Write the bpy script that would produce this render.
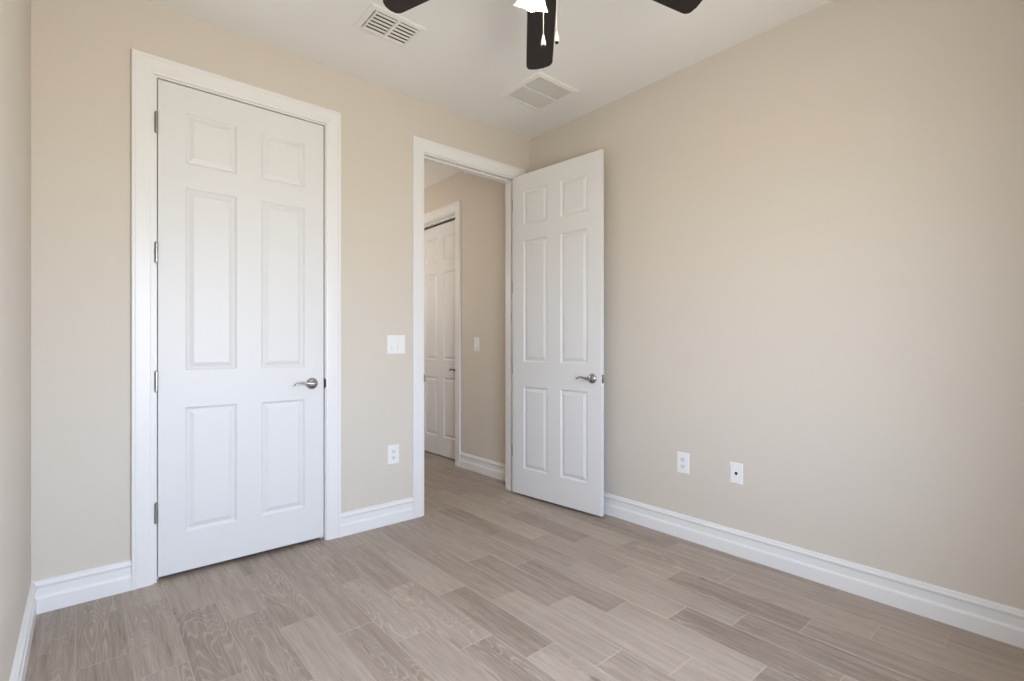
import bpy, bmesh, math, random
from mathutils import Vector, Matrix

# ------------------------------------------------------------------ camera, world, light, exposure
sc = bpy.context.scene
col = sc.collection
for o in list(bpy.data.objects):
    bpy.data.objects.remove(o)

CAM = Vector((-2.7613, -3.0025, 1.1656))
YAW = 0.86148                      # heading, measured from +X (along the door wall)
F = Vector((math.cos(YAW), math.sin(YAW), 0)); R_ = Vector((math.sin(YAW), -math.cos(YAW), 0))
cd = bpy.data.cameras.new('camera')
cd.sensor_fit = 'HORIZONTAL'; cd.sensor_width = 36
cd.lens = 499.06 / 1024 * 36
cd.shift_y = (345.742 - 340.5) / 1024
cd.clip_start = 0.02
cam = bpy.data.objects.new('camera', cd); col.objects.link(cam)
cam.location = CAM
cam.rotation_euler = (math.pi / 2, 0, YAW - math.pi / 2)
sc.camera = cam

SKY = 19.5
GROUND = 13.0
LAMP = 15.0
HALL = 27.0
world = bpy.data.worlds.new('world'); sc.world = world; world.use_nodes = True
nt = world.node_tree; nt.nodes.clear()
wo = nt.nodes.new('ShaderNodeOutputWorld'); bg = nt.nodes.new('ShaderNodeBackground')
tc = nt.nodes.new('ShaderNodeTexCoord'); sp = nt.nodes.new('ShaderNodeSeparateXYZ')
mr = nt.nodes.new('ShaderNodeMapRange'); mr.inputs['From Min'].default_value = -0.12; mr.inputs['From Max'].default_value = 0.12
mx = nt.nodes.new('ShaderNodeMix'); mx.data_type = 'RGBA'
mx.inputs[6].default_value = (1.0 * GROUND, 0.97 * GROUND, 0.88 * GROUND, 1)
mx.inputs[7].default_value = (0.79 * SKY, 0.93 * SKY, 1.17 * SKY, 1)
nt.links.new(tc.outputs['Generated'], sp.inputs[0]); nt.links.new(sp.outputs['Z'], mr.inputs['Value'])
nt.links.new(mr.outputs[0], mx.inputs[0]); nt.links.new(mx.outputs[2], bg.inputs['Color']); nt.links.new(bg.outputs[0], wo.inputs[0])

W, D, H = 2.934, 3.14, 2.845       # room: X from -W to 0, Y from -D to 0 (doors in the wall Y = 0)
WT = 0.12                          # wall thickness
WIN = (-2.50, -1.30, 0.60, 2.15)   # window in the wall behind the camera: x0, x1, z0, z1
def area_light(name, loc, rot, sx, sy, energy, color=(1, 1, 1), portal=False):
    l = bpy.data.lights.new(name, 'AREA'); l.shape = 'RECTANGLE'; l.size = sx; l.size_y = sy
    l.energy = energy; l.color = color
    if portal: l.cycles.is_portal = True
    o = bpy.data.objects.new(name, l); col.objects.link(o); o.location = loc; o.rotation_euler = rot
    return o
area_light('window_daylight', ((WIN[0] + WIN[1]) / 2, -D - 0.06, (WIN[2] + WIN[3]) / 2), (math.pi / 2, 0, 0),
           WIN[1] - WIN[0], WIN[3] - WIN[2], 1.0, portal=True)
hl = bpy.data.lights.new('hall_lamp', 'POINT'); hl.energy = HALL; hl.color = (1, 0.92, 0.84); hl.shadow_soft_size = 0.12
ho = bpy.data.objects.new('hall_lamp', hl); col.objects.link(ho); ho.location = (-1.22, 2.05, 1.95)

sc.view_settings.view_transform = 'Standard'
sc.view_settings.look = 'None'
sc.view_settings.exposure = -0.10
sc.view_settings.gamma = 1.0
sc.view_settings.use_curve_mapping = False
sc.cycles.use_denoising = True
sc.cycles.max_bounces = 14; sc.cycles.diffuse_bounces = 10; sc.cycles.glossy_bounces = 4
sc.cycles.sample_clamp_indirect = 6.0

# ------------------------------------------------------------------ materials
def mat(name, color, rough=0.5, metal=0.0, spec=0.5, bump=None, emit=None, coat=0.0):
    m = bpy.data.materials.new(name); m.use_nodes = True
    n = m.node_tree.nodes; l = m.node_tree.links; b = n['Principled BSDF']
    b.inputs['Base Color'].default_value = (*color, 1); b.inputs['Roughness'].default_value = rough
    b.inputs['Metallic'].default_value = metal; b.inputs['Specular IOR Level'].default_value = spec
    b.inputs['Coat Weight'].default_value = coat
    if emit:
        b.inputs['Emission Color'].default_value = (*emit[0], 1); b.inputs['Emission Strength'].default_value = emit[1]
    if bump:
        t = n.new('ShaderNodeTexNoise'); t.inputs['Scale'].default_value = bump[0]; t.inputs['Detail'].default_value = 3
        c = n.new('ShaderNodeTexCoord'); bp = n.new('ShaderNodeBump')
        bp.inputs['Strength'].default_value = bump[1]; bp.inputs['Distance'].default_value = bump[2]
        l.new(c.outputs['Object'], t.inputs['Vector']); l.new(t.outputs['Fac'], bp.inputs['Height']); l.new(bp.outputs[0], b.inputs['Normal'])
    return m
M_WALL = mat('beige_wall_paint', (0.606, 0.556, 0.487), 0.62, spec=0.3, bump=(90, 0.25, 0.002))
M_CEIL = mat('white_ceiling_paint', (0.80, 0.795, 0.78), 0.85, spec=0.2, bump=(120, 0.3, 0.002))
M_TRIM = mat('white_semigloss_trim', (0.745, 0.742, 0.735), 0.34, spec=0.45)
M_DOOR = mat('white_door_paint', (0.69, 0.69, 0.69), 0.42, spec=0.4, bump=(60, 0.06, 0.001))
M_PLATE = mat('white_plate_plastic', (0.78, 0.78, 0.775), 0.3)
M_INSERT = mat('white_insert_plastic', (0.72, 0.72, 0.72), 0.35)
M_NICKEL = mat('satin_nickel', (0.42, 0.41, 0.40), 0.27, 1.0)
M_DARKNICKEL = mat('dark_bronze', (0.09, 0.075, 0.06), 0.35, 1.0)
M_DARK = mat('dark_void', (0.012, 0.012, 0.013), 0.8)
M_VENT = mat('white_vent_enamel', (0.78, 0.77, 0.735), 0.45)
M_FILTER = mat('grey_filter_panel', (0.42, 0.42, 0.41), 0.6)
M_DUCT_SHADE = mat('duct_shade_black', (0.03, 0.03, 0.03), 0.9)
M_BLADE = mat('espresso_blade', (0.016, 0.012, 0.011), 0.45, spec=0.3, bump=(25, 0.1, 0.001))
M_BRONZE = mat('oil_rubbed_bronze', (0.05, 0.04, 0.035), 0.4, 0.8)
M_BRASSCHAIN = mat('pale_chain', (0.72, 0.68, 0.60), 0.35, 0.6)
M_PENDANT = mat('cream_ceramic_pendant', (0.80, 0.77, 0.70), 0.25)
M_GLASS = mat('lit_frosted_glass', (0.9, 0.88, 0.85), 0.4, emit=((1.0, 0.90, 0.76), 2.2))
M_BULB = mat('lit_bulb', (1, 1, 1), 0.4, emit=((1.0, 0.84, 0.64), LAMP * 5))
M_VINYL = mat('white_window_vinyl', (0.84, 0.84, 0.84), 0.35)
M_GROUT = mat('beige_grout', (0.42, 0.36, 0.305), 0.8, bump=(200, 0.2, 0.001))

def wood_tile():
    m = bpy.data.materials.new('taupe_wood_look_tile'); m.use_nodes = True
    n = m.node_tree.nodes; l = m.node_tree.links; b = n['Principled BSDF']
    def N(t, **k):
        x = n.new(t)
        for a, v in k.items(): setattr(x, a, v)
        return x
    def math_(op, a, b_=None, c=None):
        x = N('ShaderNodeMath', operation=op)
        for i, v in enumerate((a, b_, c)):
            if v is None: continue
            if isinstance(v, (int, float)): x.inputs[i].default_value = v
            else: l.new(v, x.inputs[i])
        return x.outputs[0]
    tone = N('ShaderNodeAttribute', attribute_name='tone').outputs['Fac']
    fig = N('ShaderNodeAttribute', attribute_name='figure').outputs['Fac']
    off = N('ShaderNodeAttribute', attribute_name='shift').outputs['Vector']
    co = N('ShaderNodeTexCoord').outputs['Object']
    va = N('ShaderNodeVectorMath', operation='ADD'); l.new(co, va.inputs[0]); l.new(off, va.inputs[1])
    def scaled(sx, sy):
        s = N('ShaderNodeVectorMath', operation='MULTIPLY'); l.new(va.outputs[0], s.inputs[0]); s.inputs[1].default_value = (sx, sy, 1)
        return s.outputs[0]
    def noise(v, scale, detail=3, rough=0.55, dist=0.0):
        t = N('ShaderNodeTexNoise'); l.new(v, t.inputs['Vector']); t.inputs['Scale'].default_value = scale
        t.inputs['Detail'].default_value = detail; t.inputs['Roughness'].default_value = rough; t.inputs['Distortion'].default_value = dist
        return t.outputs['Fac']
    def ramp(v, a, b_, lo=0.0, hi=1.0):
        r = N('ShaderNodeMapRange', interpolation_type='SMOOTHSTEP'); l.new(v, r.inputs[0])
        for i, q in zip((1, 2, 3, 4), (a, b_, lo, hi)): r.inputs[i].default_value = q
        return r.outputs[0]
    fine = noise(scaled(150, 7), 1.0, 4, 0.6)
    streak = noise(scaled(38, 1.6), 1.0, 3, 0.5)
    broad = noise(scaled(7, 1.8), 1.0, 2, 0.5)
    # cathedral figure: contour lines of a stretched noise
    cat = noise(scaled(10, 1.5), 1.0, 1.5, 0.4, 0.2)
    lines = math_('SINE', math_('MULTIPLY', cat, 150.0))
    lines = math_('MULTIPLY', ramp(lines, 0.50, 1.0), math_('MULTIPLY', fig, ramp(broad, 0.36, 0.54)))
    knot = ramp(noise(scaled(11, 4.2), 1.0, 2, 0.6), 0.715, 0.80)
    tone = math_('ADD', math_('MULTIPLY', tone, 1.0), 0.02)
    v = math_('ADD', tone, math_('MULTIPLY', math_('SUBTRACT', fine, 0.5), 0.55))
    v = math_('ADD', v, math_('MULTIPLY', math_('SUBTRACT', streak, 0.5), 0.42))
    v = math_('ADD', v, math_('MULTIPLY', math_('SUBTRACT', broad, 0.5), 0.16))
    v = math_('ADD', v, math_('MULTIPLY', lines, 0.20))
    v = math_('SUBTRACT', v, math_('MULTIPLY', knot, 0.30))
    v = math_('MULTIPLY', v, 0.7)
    cr = N('ShaderNodeValToRGB'); l.new(v, cr.inputs[0])
    e = cr.color_ramp.elements
    e[0].position = 0.245; e[0].color = (0.098, 0.072, 0.055, 1)
    e[1].position = 0.90; e[1].color = (0.45, 0.38, 0.315, 1)
    k = cr.color_ramp.elements.new(0.525); k.color = (0.215, 0.169, 0.134, 1)
    k = cr.color_ramp.elements.new(0.70); k.color = (0.345, 0.283, 0.232, 1)
    l.new(cr.outputs[0], b.inputs['Base Color'])
    b.inputs['Roughness'].default_value = 0.42; b.inputs['Specular IOR Level'].default_value = 0.35
    bp = N('ShaderNodeBump'); bp.inputs['Strength'].default_value = 0.15; bp.inputs['Distance'].default_value = 0.001
    l.new(fine, bp.inputs['Height']); l.new(bp.outputs[0], b.inputs['Normal'])
    return m
M_WOOD = wood_tile()

# ------------------------------------------------------------------ helpers
def link_mesh(name, bm, m, parent=None, loc=None, rotz=None, smooth=False):
    bmesh.ops.recalc_face_normals(bm, faces=bm.faces)
    me = bpy.data.meshes.new(name); bm.to_mesh(me); bm.free()
    for mm in (m if isinstance(m, (list, tuple)) else [m]): me.materials.append(mm)
    if smooth:
        for p in me.polygons: p.use_smooth = True
        me.set_sharp_from_angle(angle=math.radians(40))
    o = bpy.data.objects.new(name, me); col.objects.link(o)
    if parent: o.parent = parent
    if loc is not None: o.location = loc
    if rotz is not None: o.rotation_euler.z = rotz
    return o
def tag(o, label=None, cat=None, group=None, kind=None):
    if label: o['label'] = label
    if cat: o['category'] = cat
    if group: o['group'] = group
    if kind: o['kind'] = kind
    return o
def struct(o, label=None, cat=None): return tag(o, label, cat, None, 'structure')
def box(bm, x0, x1, y0, y1, z0, z1, bev=0.0):
    r = bmesh.ops.create_cube(bm, size=1.0)
    vs = r['verts']
    for v in vs:
        v.co = Vector((x0 + (v.co.x + .5) * (x1 - x0), y0 + (v.co.y + .5) * (y1 - y0), z0 + (v.co.z + .5) * (z1 - z0)))
    if bev:
        es = list({e for v in vs for e in v.link_edges})
        bmesh.ops.bevel(bm, geom=es, offset=bev, segments=2, affect='EDGES', profile=0.6)
    return vs
def lathe(bm, prof, seg=32, mtx=None):
    """prof: (r, z) from one pole/rim to the other; revolved about local Z."""
    rings = []
    for r, z in prof:
        if r < 1e-6: rings.append([bm.verts.new((0, 0, z))])
        else: rings.append([bm.verts.new((r * math.cos(2 * math.pi * i / seg), r * math.sin(2 * math.pi * i / seg), z)) for i in range(seg)])
    for a, b in zip(rings, rings[1:]):
        for i in range(seg):
            j = (i + 1) % seg
            if len(a) == 1 and len(b) == 1: continue
            if len(a) == 1: bm.faces.new((a[0], b[i], b[j]))
            elif len(b) == 1: bm.faces.new((a[i], a[j], b[0]))
            else: bm.faces.new((a[i], a[j], b[j], b[i]))
    vs = [v for r in rings for v in r]
    if mtx is not None: bmesh.ops.transform(bm, matrix=mtx, verts=vs)
    return vs
def tube(bm, pts, radii, seg=12, up=Vector((0, 0, 1))):
    """sweep an ellipse (ra across, rb along `up`) along pts"""
    pts = [Vector(p) for p in pts]; rings = []
    for i, p in enumerate(pts):
        t = (pts[min(i + 1, len(pts) - 1)] - pts[max(i - 1, 0)]).normalized()
        s = t.cross(up).normalized(); u = s.cross(t).normalized()
        r = radii[i] if isinstance(radii, (list, tuple)) else radii
        ra, rb = r if isinstance(r, (list, tuple)) else (r, r)
        rings.append([bm.verts.new(p + s * ra * math.cos(2 * math.pi * k / seg) + u * rb * math.sin(2 * math.pi * k / seg)) for k in range(seg)])
    for a, b in zip(rings, rings[1:]):
        for k in range(seg): bm.faces.new((a[k], a[(k + 1) % seg], b[(k + 1) % seg], b[k]))
    bm.faces.new(list(reversed(rings[0]))); bm.faces.new(rings[-1])
def smooth_pts(keys, n):
    """Catmull-Rom through keys (tuples of any length)"""
    out = []; K = [keys[0]] + list(keys) + [keys[-1]]
    for i in range(1, len(K) - 2):
        for s in range(n):
            t = s / n
            out.append(tuple(0.5 * (2 * b + (c - a) * t + (2 * a - 5 * b + 4 * c - d) * t * t + (3 * b - a - 3 * c + d) * t ** 3)
                             for a, b, c, d in zip(K[i - 1], K[i], K[i + 1], K[i + 2])))
    out.append(tuple(keys[-1])); return out
def copy_tree(o, parent=None):
    c = o.copy(); col.objects.link(c)
    if parent: c.parent = parent
    for ch in list(o.children): copy_tree(ch, c)
    return c

# ------------------------------------------------------------------ opening geometry
CW = 0.086                                  # casing width
O1 = (-2.588, -1.572)                       # casing outer edges, closet door
O2 = (-1.077, -0.055)                       # casing outer edges, doorway
O3 = (0.970, 1.987)                         # hall door casing outer edges (along Y on the wall X = 0)
ZC = 2.583                                  # casing top
J1, J2, J3 = (-2.488, -1.664), (-0.981, -0.150), (1.064, 1.892)   # clear faces of the jambs
ZJ = 2.488                                  # underside of head jamb
JT = 0.018                                  # jamb board thickness
HALLX, HALLY = -1.42, 3.6                   # hall: X from HALLX to 0, Y from WT to HALLY
CLY = 0.80                                  # closet depth

# ------------------------------------------------------------------ floor (planks laid along Y)
PW, PL = 0.1592, 0.61
def build_floor():
    rnd = random.Random(11)
    bm = bmesh.new()
    lt = bm.faces.layers.float.new('tone'); lf = bm.faces.layers.float.new('figure'); ls = bm.faces.layers.float_vector.new('shift')
    x_lo, x_hi, y_lo, y_hi = -W - 0.1, 0.56, -D - 0.1, HALLY + 0.1
    tones = {(2, -1): (0.84, 0.6), (3, -2): (0.83, 0.4), (4, -2): (0.84, 1), (5, -3): (0.84, 0.3), (3, -1): (0.97, 0.2), (2, -2): (0.92, 0.5), (8, -2): (0.82, 0.3), (6, -1): (0.88, 0.3), (7, -3): (0.9, 0.8), (2, 1): (0.87, 0.2), (9, -2): (0.97, 1), (4, 1): (0.86, 0.2), (9, -1): (0.93, 0.2), (12, -3): (1.03, 0.1), (14, -3): (0.86, 1), (13, -3): (0.89, 0.7), (12, -2): (0.89, 1), (11, -1): (0.9, 0.3), (13, -2): (1.0, 0.6), (11, -2): (0.95, 0.2), (17, -3): (0.92, 0.4), (16, -3): (0.9, 1), (15, -3): (0.96, 0.9), (14, -2): (1.02, 0.2), (16, -4): (0.9, 0.3), (6, -2): (1.02, 0.2), (4, -1): (1.0, 0.2), (0, 0): (1.0, 0.2), (8, -3): (1.0, 0.5), (7, -2): (0.99, 0.2), (5, -2): (1.03, 0.3)}
    g = 0.0013
    for k in range(-5, 21):
        xr, xl = -0.078 - PW * k, -0.078 - PW * (k + 1)
        a, b = max(xl + g, x_lo), min(xr - g, x_hi)
        if b - a < 0.004: continue
        y0 = -2.015 + 0.2015 * k
        for m in range(-13, 14):
            c, d = max(y0 + PL * m + g, y_lo), min(y0 + PL * (m + 1) - g, y_hi)
            if d - c < 0.01: continue
            t, fgr = tones.get((k, m), (min(1.06, max(0.84, rnd.gauss(0.965, 0.05))), 1.0 if rnd.random() < 0.35 else 0.15))
            e = 0.0012
            vt = [bm.verts.new(p) for p in ((a + e, c + e, 0), (b - e, c + e, 0), (b - e, d - e, 0), (a + e, d - e, 0))]
            vb = [bm.verts.new(p) for p in ((a, c, -0.0012), (b, c, -0.0012), (b, d, -0.0012), (a, d, -0.0012))]
            fs = [bm.faces.new(vt)] + [bm.faces.new((vb[i], vb[(i + 1) % 4], vt[(i + 1) % 4], vt[i])) for i in range(4)]
            sh = Vector((rnd.uniform(-9, 9), rnd.uniform(-9, 9), rnd.uniform(0, 9)))
            for f in fs: f[lt] = t; f[lf] = fgr; f[ls] = sh; f.material_index = 0
    n0 = len(bm.faces)
    vs = box(bm, x_lo, x_hi, y_lo, y_hi, -0.10, -0.0008)
    for f in {f for v in vs for f in v.link_faces}: f.material_index = 1
    return struct(link_mesh('floor', bm, [M_WOOD, M_GROUT]), 'taupe wood look plank tile floor', 'floor')
build_floor()

# ------------------------------------------------------------------ walls and ceiling
def solid(name, boxes, m, label, cat):
    bm = bmesh.new()
    for b in boxes: box(bm, *b)
    return struct(link_mesh(name, bm, m), label, cat)
ZR = ZJ + JT                                # rough head height
solid('wall_back', [(-W - WT, J1[0] - JT, 0, WT, 0, H), (J1[1] + JT, J2[0] - JT, 0, WT, 0, H), (J2[1] + JT, 0, 0, WT, 0, H),
                    (J1[0] - JT, J1[1] + JT, 0, WT, ZR, H), (J2[0] - JT, J2[1] + JT, 0, WT, ZR, H)], M_WALL,
      'beige painted wall with the closed closet door and the open doorway', 'wall')
solid('wall_right', [(0, WT, -D - WT, J3[0] - JT, 0, H), (0, WT, J3[1] + JT, HALLY + WT, 0, H), (0, WT, J3[0] - JT, J3[1] + JT, ZR - 0.020, H)], M_WALL,
      'long blank beige wall on the right running on into the hall', 'wall')
solid('wall_left', [(-W - WT, -W, -D - WT, 0, 0, H)], M_WALL, 'beige wall at the left edge of the photo', 'wall')
x0, x1, z0, z1 = WIN
solid('wall_front', [(-W, x0, -D - WT, -D, 0, H), (x1, 0, -D - WT, -D, 0, H), (x0, x1, -D - WT, -D, 0, z0), (x0, x1, -D - WT, -D, z1, H)], M_WALL,
      'beige wall with the window behind the viewer', 'wall')
solid('wall_hall_left', [(HALLX - WT, HALLX, WT, HALLY, 0, H)], M_WALL, 'beige wall on the left side of the hall', 'wall')
solid('wall_hall_end', [(HALLX - WT, 0, HALLY, HALLY + WT, 0, H)], M_WALL, 'beige wall at the end of the hall', 'wall')
solid('wall_closet', [(-W - WT, HALLX - WT, CLY, CLY + WT, 0, H), (-W - WT, -W, WT, CLY, 0, H)], M_WALL, 'beige wall at the back of the closet', 'wall')
solid('wall_light_block', [(0.46, 0.54, 0.85, 2.15, 0, H), (WT, 0.46, 0.85, 0.93, 0, H), (WT, 0.46, 2.07, 2.15, 0, H)], M_WALL,  # added enclosure, keeps sky light from leaking under the hall door
      'added beige enclosure behind the hall door, blocking sky light', 'wall')
solid('ceiling', [(-W - WT, 0.6, -D - WT, HALLY + WT, H, H + 0.12)], M_CEIL, 'flat white painted ceiling', 'ceiling')

# ------------------------------------------------------------------ baseboards
BB = [(0, 0), (0.018, 0), (0.018, 0.062), (0.0165, 0.068), (0.0125, 0.073), (0.0115, 0.078), (0.0115, 0.110), (0.0135, 0.113),
      (0.0165, 0.116), (0.0175, 0.121), (0.0165, 0.126), (0.0125, 0.128), (0.0115, 0.131), (0.0120, 0.135), (0.0090, 0.140), (0, 0.142)]
def baseboard(name, p0, p1, n, label):
    bm = bmesh.new(); p0, p1, n = Vector((*p0, 0)), Vector((*p1, 0)), Vector((*n, 0))
    a = [bm.verts.new(p0 + n * d + Vector((0, 0, z))) for d, z in BB]; b = [bm.verts.new(p1 + n * d + Vector((0, 0, z))) for d, z in BB]
    for i in range(len(BB)):
        j = (i + 1) % len(BB); bm.faces.new((a[i], a[j], b[j], b[i]))
    bm.faces.new(a); bm.faces.new(b)
    return struct(link_mesh(name, bm, M_TRIM), label, 'baseboard')
baseboard('baseboard_right', (0, 0), (0, -D), (-1, 0), 'tall stepped white baseboard along the long right wall')
baseboard('baseboard_left', (-W, -0.018), (-W, -D), (1, 0), 'white baseboard along the left wall at the photo corner')
baseboard('baseboard_back', (-W, 0), (O1[0], 0), (0, -1), 'short white baseboard left of the closet door')
baseboard('baseboard_middle', (O1[1], 0), (O2[0], 0), (0, -1), 'short white baseboard between closet door and doorway')
baseboard('baseboard_corner', (O2[1], 0), (-0.018, 0), (0, -1), 'stub of white baseboard behind the open door')
baseboard('baseboard_hall', (0, WT), (0, O3[0]), (-1, 0), 'white baseboard in the hall seen through the doorway')

# ------------------------------------------------------------------ casings and jambs
CAS = [(0, 0), (0, 0.019), (0.003, 0.0205), (0.012, 0.0205), (0.015, 0.0185), (0.017, 0.0165), (0.060, 0.0150), (0.072, 0.0140),
       (0.075, 0.0120), (0.086, 0.0105), (CW, 0.0085), (CW, 0)]
def casing_bm(bm, o, f, ZC=ZC):
    rings = []
    for s, d in CAS:
        rings.append([bm.verts.new(f(*q)) for q in ((o[0] + s, 0, d), (o[0] + s, ZC - s, d), (o[1] - s, ZC - s, d), (o[1] - s, 0, d))])
    n = len(rings)
    for i in range(n):
        a, b = rings[i], rings[(i + 1) % n]
        for k in range(3): bm.faces.new((a[k], a[k + 1], b[k + 1], b[k]))
    bm.faces.new([r[0] for r in rings]); bm.faces.new([r[3] for r in rings])
def trim(name, o, f, label, zc=ZC):
    bm = bmesh.new(); casing_bm(bm, o, f, zc)
    return struct(link_mesh(name, bm, M_TRIM), label, 'door casing')
fr = lambda a, z, d: Vector((a, -d, z))             # on the room face of the door wall
fh = lambda a, z, d: Vector((a, WT + d, z))         # on its hall face
fx = lambda a, z, d: Vector((-d, a, z))             # on the wall X = 0
def jamb_parts(parent, j, frame, stop, ZJ=ZJ):
    """frame(a, depth, z); stop = depth range of the stop moulding"""
    def fbox(bm, a0, a1, d0, d1, z0, z1):
        vs = box(bm, 0, 1, 0, 1, 0, 1)
        for v in vs: v.co = frame(a0 + v.co.x * (a1 - a0), d0 + v.co.y * (d1 - d0), z0 + v.co.z * (z1 - z0))
    bm = bmesh.new()
    fbox(bm, j[0] - JT + .001, j[0], 0.0005, WT - .0005, 0, ZJ); fbox(bm, j[1], j[1] + JT - .001, 0.0005, WT - .0005, 0, ZJ)
    fbox(bm, j[0] - JT + .001, j[1] + JT - .001, 0.0005, WT - .0005, ZJ, ZJ + JT - .001)
    link_mesh('jamb', bm, M_TRIM, parent)
    bm = bmesh.new(); t = 0.011
    fbox(bm, j[0], j[0] + t, *stop, 0, ZJ); fbox(bm, j[1] - t, j[1], *stop, 0, ZJ); fbox(bm, j[0] + t, j[1] - t, *stop, ZJ - t, ZJ)
    link_mesh('door_stop', bm, M_TRIM, parent)
def strike(parent, x, sx, m=M_NICKEL):
    bm = bmesh.new()
    box(bm, min(x, x + sx * 0.002), max(x, x + sx * 0.002), 0.002, 0.030, 0.908, 0.975)
    box(bm, min(x - sx * 0.004, x + sx * 0.003), max(x - sx * 0.004, x + sx * 0.003), -0.0125, 0.004, 0.917, 0.966, 0.001)
    return link_mesh('strike_plate', bm, m, parent)
t1 = trim('trim_1', O1, fr, 'white casing around the closed closet door')
jamb_parts(t1, J1, lambda a, d, z: Vector((a, d, z)), (0.041, 0.075)); strike(t1, J1[1], -1, M_DARKNICKEL)
t2 = trim('trim_2', O2, fr, 'white casing around the open doorway to the hall')
jamb_parts(t2, J2, lambda a, d, z: Vector((a, d, z)), (0.041, 0.075)); strike(t2, J2[0], 1)
t3 = trim('trim_3', O2, fh, 'white casing on the hall side of the doorway')
t4 = trim('trim_4', O3, fx, 'white casing around the door in the hall', ZC - 0.020)
jamb_parts(t4, J3, lambda a, d, z: Vector((d, a, z)), (0.052, 0.087), ZJ - 0.020)

# ------------------------------------------------------------------ doors
LW, LH, LT = 0.8145, 2.460, 0.035            # leaf width, height, thickness
LZ = 0.022                                  # gap over the floor
PX = [(0.114, 0.350), (0.469, 0.705)]
PZ = [(0.200, 0.832), (1.018, 1.949), (2.066, 2.330)]
PR = [(0.0, 0.0), (0.003, 0.0012), (0.007, 0.0060), (0.012, 0.0092), (0.016, 0.0094), (0.019, 0.0085), (0.036, 0.0022), (0.039, 0.0012)]
def leaf_mesh():
    bm = bmesh.new(); c = 0.0025
    def face(y, s):                          # s = +1: recess goes towards +y (front face), -1: back face
        xs = [c] + [v for p in PX for v in p] + [LW - c]; zs = [c] + [v for p in PZ for v in p] + [LH - c]
        for i in range(len(xs) - 1):
            for k in range(len(zs) - 1):
                q = (xs[i], xs[i + 1], zs[k], zs[k + 1])
                if (q[0], q[1]) in PX and (q[2], q[3]) in PZ:
                    prev = None
                    for ins, dep in PR:
                        ring = [bm.verts.new((a, y + s * dep, b)) for a, b in ((q[0] + ins, q[2] + ins), (q[1] - ins, q[2] + ins), (q[1] - ins, q[3] - ins), (q[0] + ins, q[3] - ins))]
                        if prev:
                            for n in range(4): bm.faces.new((prev[n], prev[(n + 1) % 4], ring[(n + 1) % 4], ring[n]))
                        prev = ring
                    bm.faces.new(prev)
                else:
                    bm.faces.new([bm.verts.new((a, y, b)) for a, b in ((q[0], q[2]), (q[1], q[2]), (q[1], q[3]), (q[0], q[3]))])
    face(0, 1); face(LT, -1)
    R = lambda o, y: [bm.verts.new((a, y, b)) for a, b in ((o, o), (LW - o, o), (LW - o, LH - o), (o, LH - o))]
    rs = [R(c, 0), R(0, c), R(0, LT - c), R(c, LT)]
    for a, b in zip(rs, rs[1:]):
        for n in range(4): bm.faces.new((a[n], a[(n + 1) % 4], b[(n + 1) % 4], b[n]))
    bmesh.ops.remove_doubles(bm, verts=bm.verts, dist=1e-5)
    return bm
HX, HZ = LW - 0.070, 0.921                  # handle position on the leaf
def handle(parent, s=1, m=M_NICKEL, depth=1.0):
    """s=+1 on the front face (towards -y), -1 on the back face"""
    bm = bmesh.new()
    P = [(0, -0.001), (0.0335, -0.001), (0.0335, 0.004), (0.0325, 0.0075), (0.029, 0.0115), (0.023, 0.0150), (0.017, 0.0172), (0.0125, 0.020), (0.0112, 0.027), (0.0112, 0.040 * depth), (0, 0.041 * depth)]
    lathe(bm, P, 40, Matrix.Rotation(math.pi / 2 * s, 4, 'X'))
    hd = link_mesh('door_handle', bm, m, parent, loc=(HX, 0 if s > 0 else LT, HZ), smooth=True)
    bm = bmesh.new()
    y = -0.043 * depth * s
    K = [(0.010, 0.000, 0.0085, 0.0095), (-0.004, 0.0005, 0.0090, 0.0115), (-0.020, 0.0015, 0.0075, 0.0092), (-0.040, 0.0045, 0.0065, 0.0068),
         (-0.060, 0.0080, 0.0062, 0.0056), (-0.080, 0.0075, 0.0065, 0.0054), (-0.097, 0.0015, 0.0068, 0.0054), (-0.108, -0.0050, 0.0052, 0.0042), (-0.111, -0.0070, 0.002, 0.002)]
    S = smooth_pts(K, 5)
    tube(bm, [(q[0], y + s * 0.006 * min(1, max(0, -q[0] / 0.1)), q[1]) for q in S], [(q[2], q[3]) for q in S], 14)
    link_mesh('lever', bm, m, hd, smooth=True)
    return hd
def hinge(parent, z, y=-0.006, m=M_NICKEL):
    bm = bmesh.new()
    lathe(bm, [(0, -0.054), (0.003, -0.053), (0.0050, -0.050), (0.0075, -0.049), (0.0075, 0.049), (0.0050, 0.050), (0.003, 0.053), (0, 0.054)], 16)
    s = 1 if y < 0 else -1
    box(bm, -0.003, -0.0005, min(0, s * 0.034), max(0, s * 0.034), -0.048, 0.048)
    return link_mesh('hinge', bm, m, parent, loc=(-0.006, y, z), smooth=True)
def latch(parent, m=M_NICKEL):
    bm = bmesh.new(); box(bm, LW - 0.0005, LW + 0.0012, 0.005, 0.030, HZ - 0.029, HZ + 0.029, 0.0004)
    lp = link_mesh('latch_plate', bm, m, parent)
    bm = bmesh.new(); box(bm, LW, LW + 0.010, 0.011, 0.024, HZ - 0.007, HZ + 0.007, 0.002)
    link_mesh('latch_bolt', bm, m, lp)
ZH = (0.322, 0.968, 1.602, 2.242)
def door(name, label, loc, rz, front=True, y_h=-0.009, m=M_NICKEL, mesh=None, both=True, with_latch=True):
    if mesh is None: d = link_mesh(name, leaf_mesh(), M_DOOR)
    else:
        d = bpy.data.objects.new(name, mesh); col.objects.link(d)
    d.location = loc; d.rotation_euler.z = rz
    struct(d, label, 'door')
    handle(d, 1, m)
    if both: handle(d, -1, m, 0.62)
    for z in ZH: hinge(d, z, y_h, m)
    if with_latch: latch(d, m)
    return d
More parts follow.
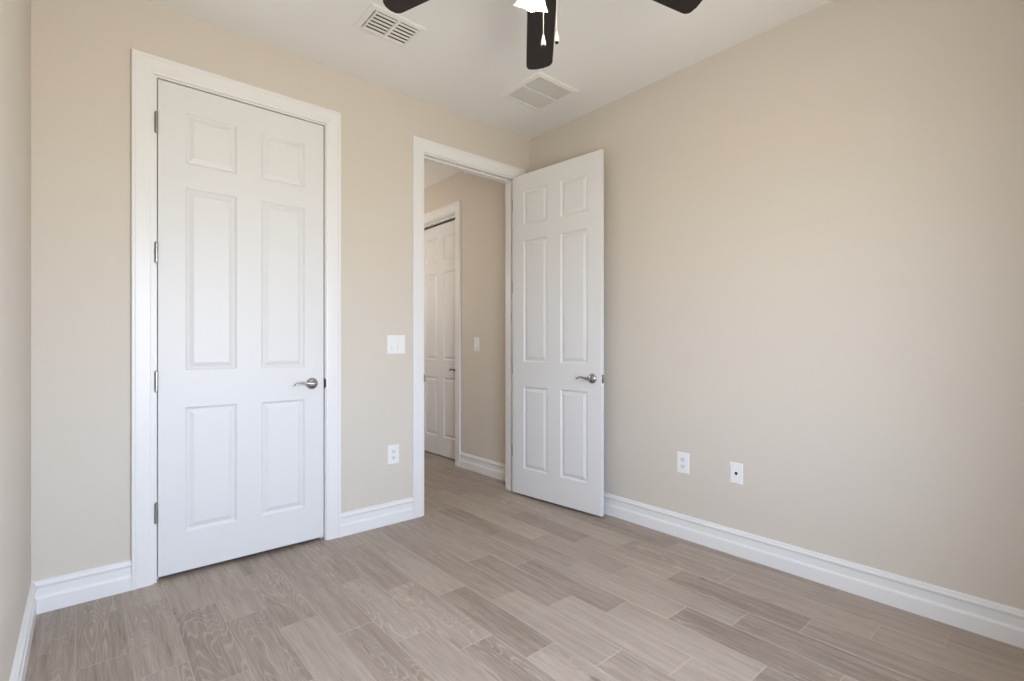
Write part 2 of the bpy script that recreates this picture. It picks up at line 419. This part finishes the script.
d1 = door('door_1', 'tall white six panel closet door, closed, with four hinges at its left', (J1[0] + 0.004, 0.001, LZ), 0, with_latch=False)
A2 = math.atan2(-0.828, 0.077)
d2 = door('door_2', 'white six panel door standing open against the right wall', (-0.1960, -0.0205, 0.015), A2, y_h=LT + 0.007, mesh=d1.data)
d2.scale = (1.018, 1, 1.006)
d3 = door('door_3', 'white six panel door closed in the hall, seen through the doorway', (0.088, J3[1] - 0.003, 0.012), -math.pi / 2, y_h=LT + 0.007, m=M_DARKNICKEL, mesh=d1.data, with_latch=False)

d3.scale = (1.01, 1, 0.987)
# ------------------------------------------------------------------ window (behind the viewer, the source of the daylight)
bm = bmesh.new(); f = 0.055; yw0, yw1 = -D - 0.10, -D - 0.045
for b in ((x0, x0 + f, z0, z1), (x1 - f, x1, z0, z1), (x0 + f, x1 - f, z0, z0 + f), (x0 + f, x1 - f, z1 - f, z1)):
    box(bm, b[0], b[1], yw0, yw1, b[2], b[3])
wn = struct(link_mesh('window_1', bm, M_VINYL), 'white window behind the viewer', 'window')
bm = bmesh.new(); zm = (z0 + z1) / 2; box(bm, x0 + f, x1 - f, yw0, yw1, zm - 0.022, zm + 0.022); link_mesh('meeting_rail', bm, M_VINYL, wn)

# ------------------------------------------------------------------ wall plates (local: plate in XZ, facing -y)
def root_at(name, loc, rz, label, cat, group=None):
    o = bpy.data.objects.new(name, None); col.objects.link(o); o.location = loc; o.rotation_euler.z = rz
    return tag(o, label, cat, group)
def cover(parent, w, h, m=M_PLATE):
    bm = bmesh.new(); t = 0.0055
    def R(o, y): return [bm.verts.new((a, y, b)) for a, b in ((-w / 2 + o, -h / 2 + o), (w / 2 - o, -h / 2 + o), (w / 2 - o, h / 2 - o), (-w / 2 + o, h / 2 - o))]
    rs = [R(0, 0), R(0, -0.0025), R(0.0015, -0.0042), R(0.005, -t)]
    for a, b in zip(rs, rs[1:]):
        for n in range(4): bm.faces.new((a[n], a[(n + 1) % 4], b[(n + 1) % 4], b[n]))
    bm.faces.new(rs[-1]); bm.faces.new(rs[0])
    return link_mesh('cover_plate', bm, m, parent)
def screw(parent, x, z):
    bm = bmesh.new(); lathe(bm, [(0, 0), (0.0034, 0), (0.0030, 0.0010), (0, 0.0014)], 12, Matrix.Translation((x, -0.0053, z)) @ Matrix.Rotation(math.pi / 2, 4, 'X'))
    link_mesh('screw', bm, M_INSERT, parent)
def rocker(parent, x, w=0.033, h=0.066):
    bm = bmesh.new()
    box(bm, x - w / 2 - 0.002, x + w / 2 + 0.002, -0.0062, -0.004, -h / 2 - 0.002, h / 2 + 0.002)
    fr_ = link_mesh('switch_frame', bm, M_INSERT, parent)
    bm = bmesh.new()                        # paddle tilted: top pressed in, bottom proud
    p = [(-h / 2, -0.0062), (-h / 2, -0.0150), (0, -0.0095), (h / 2, -0.0068), (h / 2, -0.0062)]
    a = [bm.verts.new((x - w / 2, y, z)) for z, y in p]; b = [bm.verts.new((x + w / 2, y, z)) for z, y in p]
    for i in range(5): bm.faces.new((a[i], a[(i + 1) % 5], b[(i + 1) % 5], b[i]))
    bm.faces.new(a); bm.faces.new(b)
    link_mesh('rocker', bm, M_PLATE, fr_)
def receptacle(parent, zc):
    bm = bmesh.new(); n = 20; r = 0.0172
    ring = []
    for y in (-0.004, -0.0068):
        ring.append([bm.verts.new((max(-0.0165, min(0.0165, r * 1.12 * math.cos(2 * math.pi * i / n))), y, zc + max(-0.0142, min(0.0142, r * math.sin(2 * math.pi * i / n))))) for i in range(n)])
    for i in range(n): bm.faces.new((ring[0][i], ring[0][(i + 1) % n], ring[1][(i + 1) % n], ring[1][i]))
    bm.faces.new(ring[1])
    rc = link_mesh('receptacle', bm, M_INSERT, parent)
    bm = bmesh.new()
    box(bm, -0.0075, -0.0050, -0.0071, -0.0055, zc - 0.0020, zc + 0.0075); box(bm, 0.0050, 0.0070, -0.0071, -0.0055, zc - 0.0015, zc + 0.0065)
    lathe(bm, [(0, 0), (0.0026, 0), (0.0026, 0.0013), (0, 0.0013)], 10, Matrix.Translation((0, -0.0058, zc - 0.0075)) @ Matrix.Rotation(math.pi / 2, 4, 'X'))
    link_mesh('slots', bm, M_DARK, rc)
sw = root_at('light_switch', (-1.1935, 0, 1.174), 0, 'wide white double rocker light switch on the wall between closet door and doorway', 'light switch')
cover(sw, 0.128, 0.124); rocker(sw, -0.0235); rocker(sw, 0.0235)
sw2 = root_at('light_switch', (0, 0.717, 1.178), -math.pi / 2, 'narrow white light switch in the hall, seen through the doorway', 'light switch')
cover(sw2, 0.078, 0.127); rocker(sw2, 0)
def outlet(loc, rz, label):
    o = root_at('power_outlet', loc, rz, label, 'outlet'); cover(o, 0.080, 0.126); receptacle(o, 0.0205); receptacle(o, -0.0205); screw(o, 0, 0)
    return o
outlet((-1.2135, 0, 0.450), 0, 'white power outlet low on the wall between closet door and doorway')
outlet((0, -1.381, 0.455), -math.pi / 2, 'white power outlet on the long right wall, nearer the open door')
ca = root_at('cable_outlet', (0, -1.707, 0.455), -math.pi / 2, 'white wall plate with one round black hole, low on the right wall', 'wall plate')
cover(ca, 0.073, 0.117); screw(ca, 0, 0.042); screw(ca, 0, -0.042)
bm = bmesh.new(); lathe(bm, [(0, 0), (0.0085, 0), (0.0085, 0.0012), (0.0070, 0.0016), (0.0045, 0.0012), (0, 0.0012)], 20, Matrix.Translation((0, -0.0050, 0.0)) @ Matrix.Rotation(math.pi / 2, 4, 'X'))
link_mesh('cable_hole', bm, M_DARK, ca)

# ------------------------------------------------------------------ ceiling vents
def frame_ring(bm, x0, x1, y0, y1, wdt, zt, zo, zi):
    """flat flange hanging under the ceiling: outer edge at zo, inner edge at zi"""
    R = lambda o, z: [bm.verts.new((a, b, z)) for a, b in ((x0 + o, y0 + o), (x1 - o, y0 + o), (x1 - o, y1 - o), (x0 + o, y1 - o))]
    rs = [R(0, zt), R(0, zo), R(0.004, zo - 0.003), R(wdt - 0.003, zi), R(wdt, zi + 0.002), R(wdt, zt)]
    for i, a in enumerate(rs):
        b = rs[(i + 1) % len(rs)]
        for n in range(4): bm.faces.new((a[n], a[(n + 1) % 4], b[(n + 1) % 4], b[n]))
def slat(bm, xa, xb, yc, wdt, zc, ang, th=0.0012):
    vs = box(bm, xa, xb, -wdt / 2, wdt / 2, -th / 2, th / 2)
    bmesh.ops.transform(bm, matrix=Matrix.Translation((0, yc, zc)) @ Matrix.Rotation(ang, 4, 'X'), verts=vs)
def dark_back(parent, x0, x1, y0, y1, m=M_DUCT_SHADE):
    bm = bmesh.new(); box(bm, x0, x1, y0, y1, -0.0016, -0.0004); link_mesh('vent_backing', bm, m, parent)  # plate under the uncut ceiling; default black paints the shade inside a duct
V1 = (-1.690, -1.384, -0.705, -0.474)
v1 = root_at('air_vent', ((V1[0] + V1[1]) / 2, (V1[2] + V1[3]) / 2, H), 0, 'small white ceiling register with two banks of dark louvres above the closet door', 'air vent')
hx, hy = (V1[1] - V1[0]) / 2, (V1[3] - V1[2]) / 2
bm = bmesh.new(); frame_ring(bm, -hx, hx, -hy, hy, 0.030, 0, -0.004, -0.011); link_mesh('frame', bm, M_VENT, v1)
dark_back(v1, -hx + 0.03, hx - 0.03, -hy + 0.03, hy - 0.03)
ix, iy = hx - 0.030, hy - 0.030
for a, b in ((0.002, 0.016), (-ix + 0.006, -ix + 0.014)):
    bm = bmesh.new(); box(bm, a, b, -iy, iy, -0.0125, -0.002); link_mesh('divider', bm, M_VENT, v1)
for xa, xb in ((-ix + 0.014, 0.002), (0.016, ix)):
    for k in range(6):
        bm = bmesh.new(); slat(bm, xa, xb, -iy + 0.016 + k * (2 * iy - 0.024) / 5, 0.0150, -0.0080, math.radians(-6)); link_mesh('louvre', bm, M_VENT, v1)
bm = bmesh.new(); box(bm, -ix + 0.001, -ix + 0.005, 0.006, 0.022, -0.017, -0.003); link_mesh('damper_lever', bm, M_VENT, v1)
V2 = (-0.647, -0.286, -0.796, -0.420)
v2 = root_at('return_grille', ((V2[0] + V2[1]) / 2, (V2[2] + V2[3]) / 2, H), 0, 'square white return air grille on the ceiling near the room corner', 'air vent')
hx, hy = (V2[1] - V2[0]) / 2, (V2[3] - V2[2]) / 2
bm = bmesh.new(); frame_ring(bm, -hx, hx, -hy, hy, 0.030, 0, -0.004, -0.012); link_mesh('frame', bm, M_VENT, v2)
dark_back(v2, -hx + 0.025, hx - 0.025, -hy + 0.025, hy - 0.025, M_FILTER)
bm = bmesh.new(); box(bm, -hx + 0.03, hx - 0.03, -0.008, 0.008, -0.0098, -0.002); link_mesh('divider', bm, M_VENT, v2)
for s in (-1, 1):
    bm = bmesh.new(); a, b = (0.012, hy - 0.031) if s > 0 else (-hy + 0.031, -0.012)
    n = 13
    for k in range(n): slat(bm, -hx + 0.033, hx - 0.033, a + (k + 0.5) * (b - a) / n, 0.0085, -0.0072, math.radians(6))
    link_mesh('grille_panel', bm, M_VENT, v2)

# ------------------------------------------------------------------ ceiling fan
FC = Vector((-1.515, -1.730, CAM.z)); ZB = 2.55; DROOP = 0.18
fan = root_at('ceiling_fan', (FC.x, FC.y, H), 0, 'dark bladed ceiling fan with a lit lamp and two pull chains at the top edge', 'ceiling fan')
def fz(z): return z - H
bm = bmesh.new(); lathe(bm, [(0, fz(2.845)), (0.068, fz(2.845)), (0.068, fz(2.835)), (0.060, fz(2.805)), (0.040, fz(2.785)), (0.016, fz(2.780)), (0, fz(2.780))], 36); link_mesh('canopy', bm, M_BRONZE, fan, smooth=True)
bm = bmesh.new(); lathe(bm, [(0, fz(2.79)), (0.0135, fz(2.79)), (0.0135, fz(2.68)), (0, fz(2.68))], 20); link_mesh('downrod', bm, M_BRONZE, fan, smooth=True)
bm = bmesh.new(); lathe(bm, [(0, fz(2.705)), (0.03, fz(2.705)), (0.07, fz(2.695)), (0.105, fz(2.675)), (0.118, fz(2.645)), (0.118, fz(2.61)), (0.105, fz(2.585)), (0.085, fz(2.575)), (0, fz(2.575))], 40); link_mesh('motor_housing', bm, M_BRONZE, fan, smooth=True)
bm = bmesh.new(); lathe(bm, [(0, fz(2.58)), (0.062, fz(2.58)), (0.066, fz(2.57)), (0.066, fz(2.53)), (0.055, fz(2.505)), (0.052, fz(2.47)), (0.040, fz(2.452)), (0.015, fz(2.445)), (0.006, fz(2.436)), (0, fz(2.435))], 36); link_mesh('switch_housing', bm, M_BRONZE, fan, smooth=True)
def blade_outline():
    r0, r1, w0, w1 = 0.185, 0.656, 0.060, 0.0635
    hw = lambda r: w0 + (w1 - w0) * min(1, (r - r0) / 0.38)
    pts = [(r0, -w0 + 0.012), (r0 + 0.012, -w0)]
    pts += [(r, -hw(r)) for r in (0.30, 0.42, 0.55)]
    c = 0.030
    pts += [(r1 - c + c * math.sin(t), -w1 + c - c * math.cos(t)) for t in [math.pi / 2 * i / 6 for i in range(7)]]
    pts += [(r1 + 0.004, -0.02), (r1 + 0.004, 0.02)]
    pts += [(r1 - c + c * math.cos(t), w1 - c + c * math.sin(t)) for t in [math.pi / 2 * i / 6 for i in range(7)]]
    pts += [(r, hw(r)) for r in (0.55, 0.42, 0.30)] + [(r0 + 0.012, w0), (r0, w0 - 0.012)]
    return pts
bl_mesh = ir_mesh = None
for k in range(5):
    if bl_mesh is None:
        bm = bmesh.new(); P = blade_outline(); th = 0.006
        lo = [bm.verts.new((x, y, -th / 2)) for x, y in P]; hi = [bm.verts.new((x, y, th / 2)) for x, y in P]
        for i in range(len(P)): bm.faces.new((lo[i], lo[(i + 1) % len(P)], hi[(i + 1) % len(P)], hi[i]))
        bm.faces.new(lo); bm.faces.new(hi)
        b = link_mesh('blade', bm, M_BLADE, fan); bl_mesh = b.data
        bm = bmesh.new()
        tube(bm, [(0.085, 0, 0.034), (0.12, 0, 0.026), (0.16, 0, 0.010), (0.20, 0, 0.006)], [(0.016, 0.006), (0.018, 0.005), (0.024, 0.004), (0.030, 0.003)], 12)
        box(bm, 0.195, 0.290, -0.034, 0.034, 0.003, 0.0065, 0.001)
        i_ = link_mesh('blade_iron', bm, M_BRONZE, b); ir_mesh = i_.data
    else:
        b = bpy.data.objects.new('blade', bl_mesh); col.objects.link(b); b.parent = fan
        i_ = bpy.data.objects.new('blade_iron', ir_mesh); col.objects.link(i_); i_.parent = b
    b.location = (0, 0, fz(ZB) + 0.45 * DROOP); b.rotation_euler = (math.radians(-10.8), math.atan(DROOP), math.radians(48 + 72 * k))
TILT = math.radians(32)
for k in range(3):
    az = math.radians(68 + 120 * k)
    bm = bmesh.new(); tube(bm, [(0.050, 0, fz(2.565)), (0.066, 0, fz(2.570)), (0.078, 0, fz(2.562)), (0.084, 0, fz(2.548))], 0.009, 12)
    vs = bm.verts[:]
    lathe(bm, [(0, 0.012), (0.020, 0.012), (0.026, 0.004), (0.027, -0.012), (0, -0.012)], 24, Matrix.Translation((0.086, 0, fz(2.544))) @ Matrix.Rotation(-TILT, 4, 'Y'))
    arm = link_mesh('lamp_arm', bm, M_BRONZE, fan, smooth=True); arm.rotation_euler.z = az
    mtx = Matrix.Translation((0.086, 0, fz(2.540))) @ Matrix.Rotation(-TILT, 4, 'Y')
    bm = bmesh.new()
    out = [(0.024, 0.0), (0.030, -0.010), (0.037, -0.030), (0.043, -0.055), (0.052, -0.078), (0.064, -0.096), (0.067, -0.100)]
    lathe(bm, out + [(r - 0.003, z + 0.001) for r, z in reversed(out)], 36, mtx)
    sh = link_mesh('lamp_shade', bm, M_GLASS, fan, smooth=True); sh.rotation_euler.z = az
    bm = bmesh.new(); lathe(bm, [(0, -0.004), (0.012, -0.006), (0.014, -0.030), (0.026, -0.058), (0.030, -0.078), (0.026, -0.097), (0.014, -0.107), (0, -0.110)], 24, mtx)
    link_mesh('bulb', bm, M_BULB, sh, smooth=True)
def chain(depth, px, z_end, drop):
    p = CAM + F * depth + R_ * ((px - 512) / 499.06 * depth); p = p - FC
    bm = bmesh.new(); z = fz(2.470)
    d = Vector((p.x, p.y, 0)).normalized() * 0.050
    tube(bm, [(d.x, d.y, z + 0.004), (p.x, p.y, z), (p.x, p.y, fz(z_end) + drop)], 0.0016, 8, up=Vector((0.3, 0.7, 0.2)))
    c = link_mesh('pull_chain', bm, M_BRASSCHAIN, fan, smooth=True)
    bm = bmesh.new()
    lathe(bm, [(0, drop), (0.0025, drop), (0.0045, drop * 0.8), (0.0085, drop * 0.4), (0.0095, drop * 0.22), (0.0080, 0.006), (0, 0.006)], 20, Matrix.Translation((p.x, p.y, fz(z_end))))
    pe = link_mesh('pendant', bm, M_PENDANT, c, smooth=True)
    bm = bmesh.new(); lathe(bm, [(0, 0.0075), (0.0070, 0.0075), (0.0065, 0.002), (0.003, -0.001), (0, -0.0015)], 16, Matrix.Translation((p.x, p.y, fz(z_end))))
    link_mesh('pendant_tip', bm, M_DARK, pe, smooth=True)
chain(1.78, 543.4, 2.230, 0.045)
chain(1.85, 556.8, 2.285, 0.046)
bpy.context.view_layer.update()
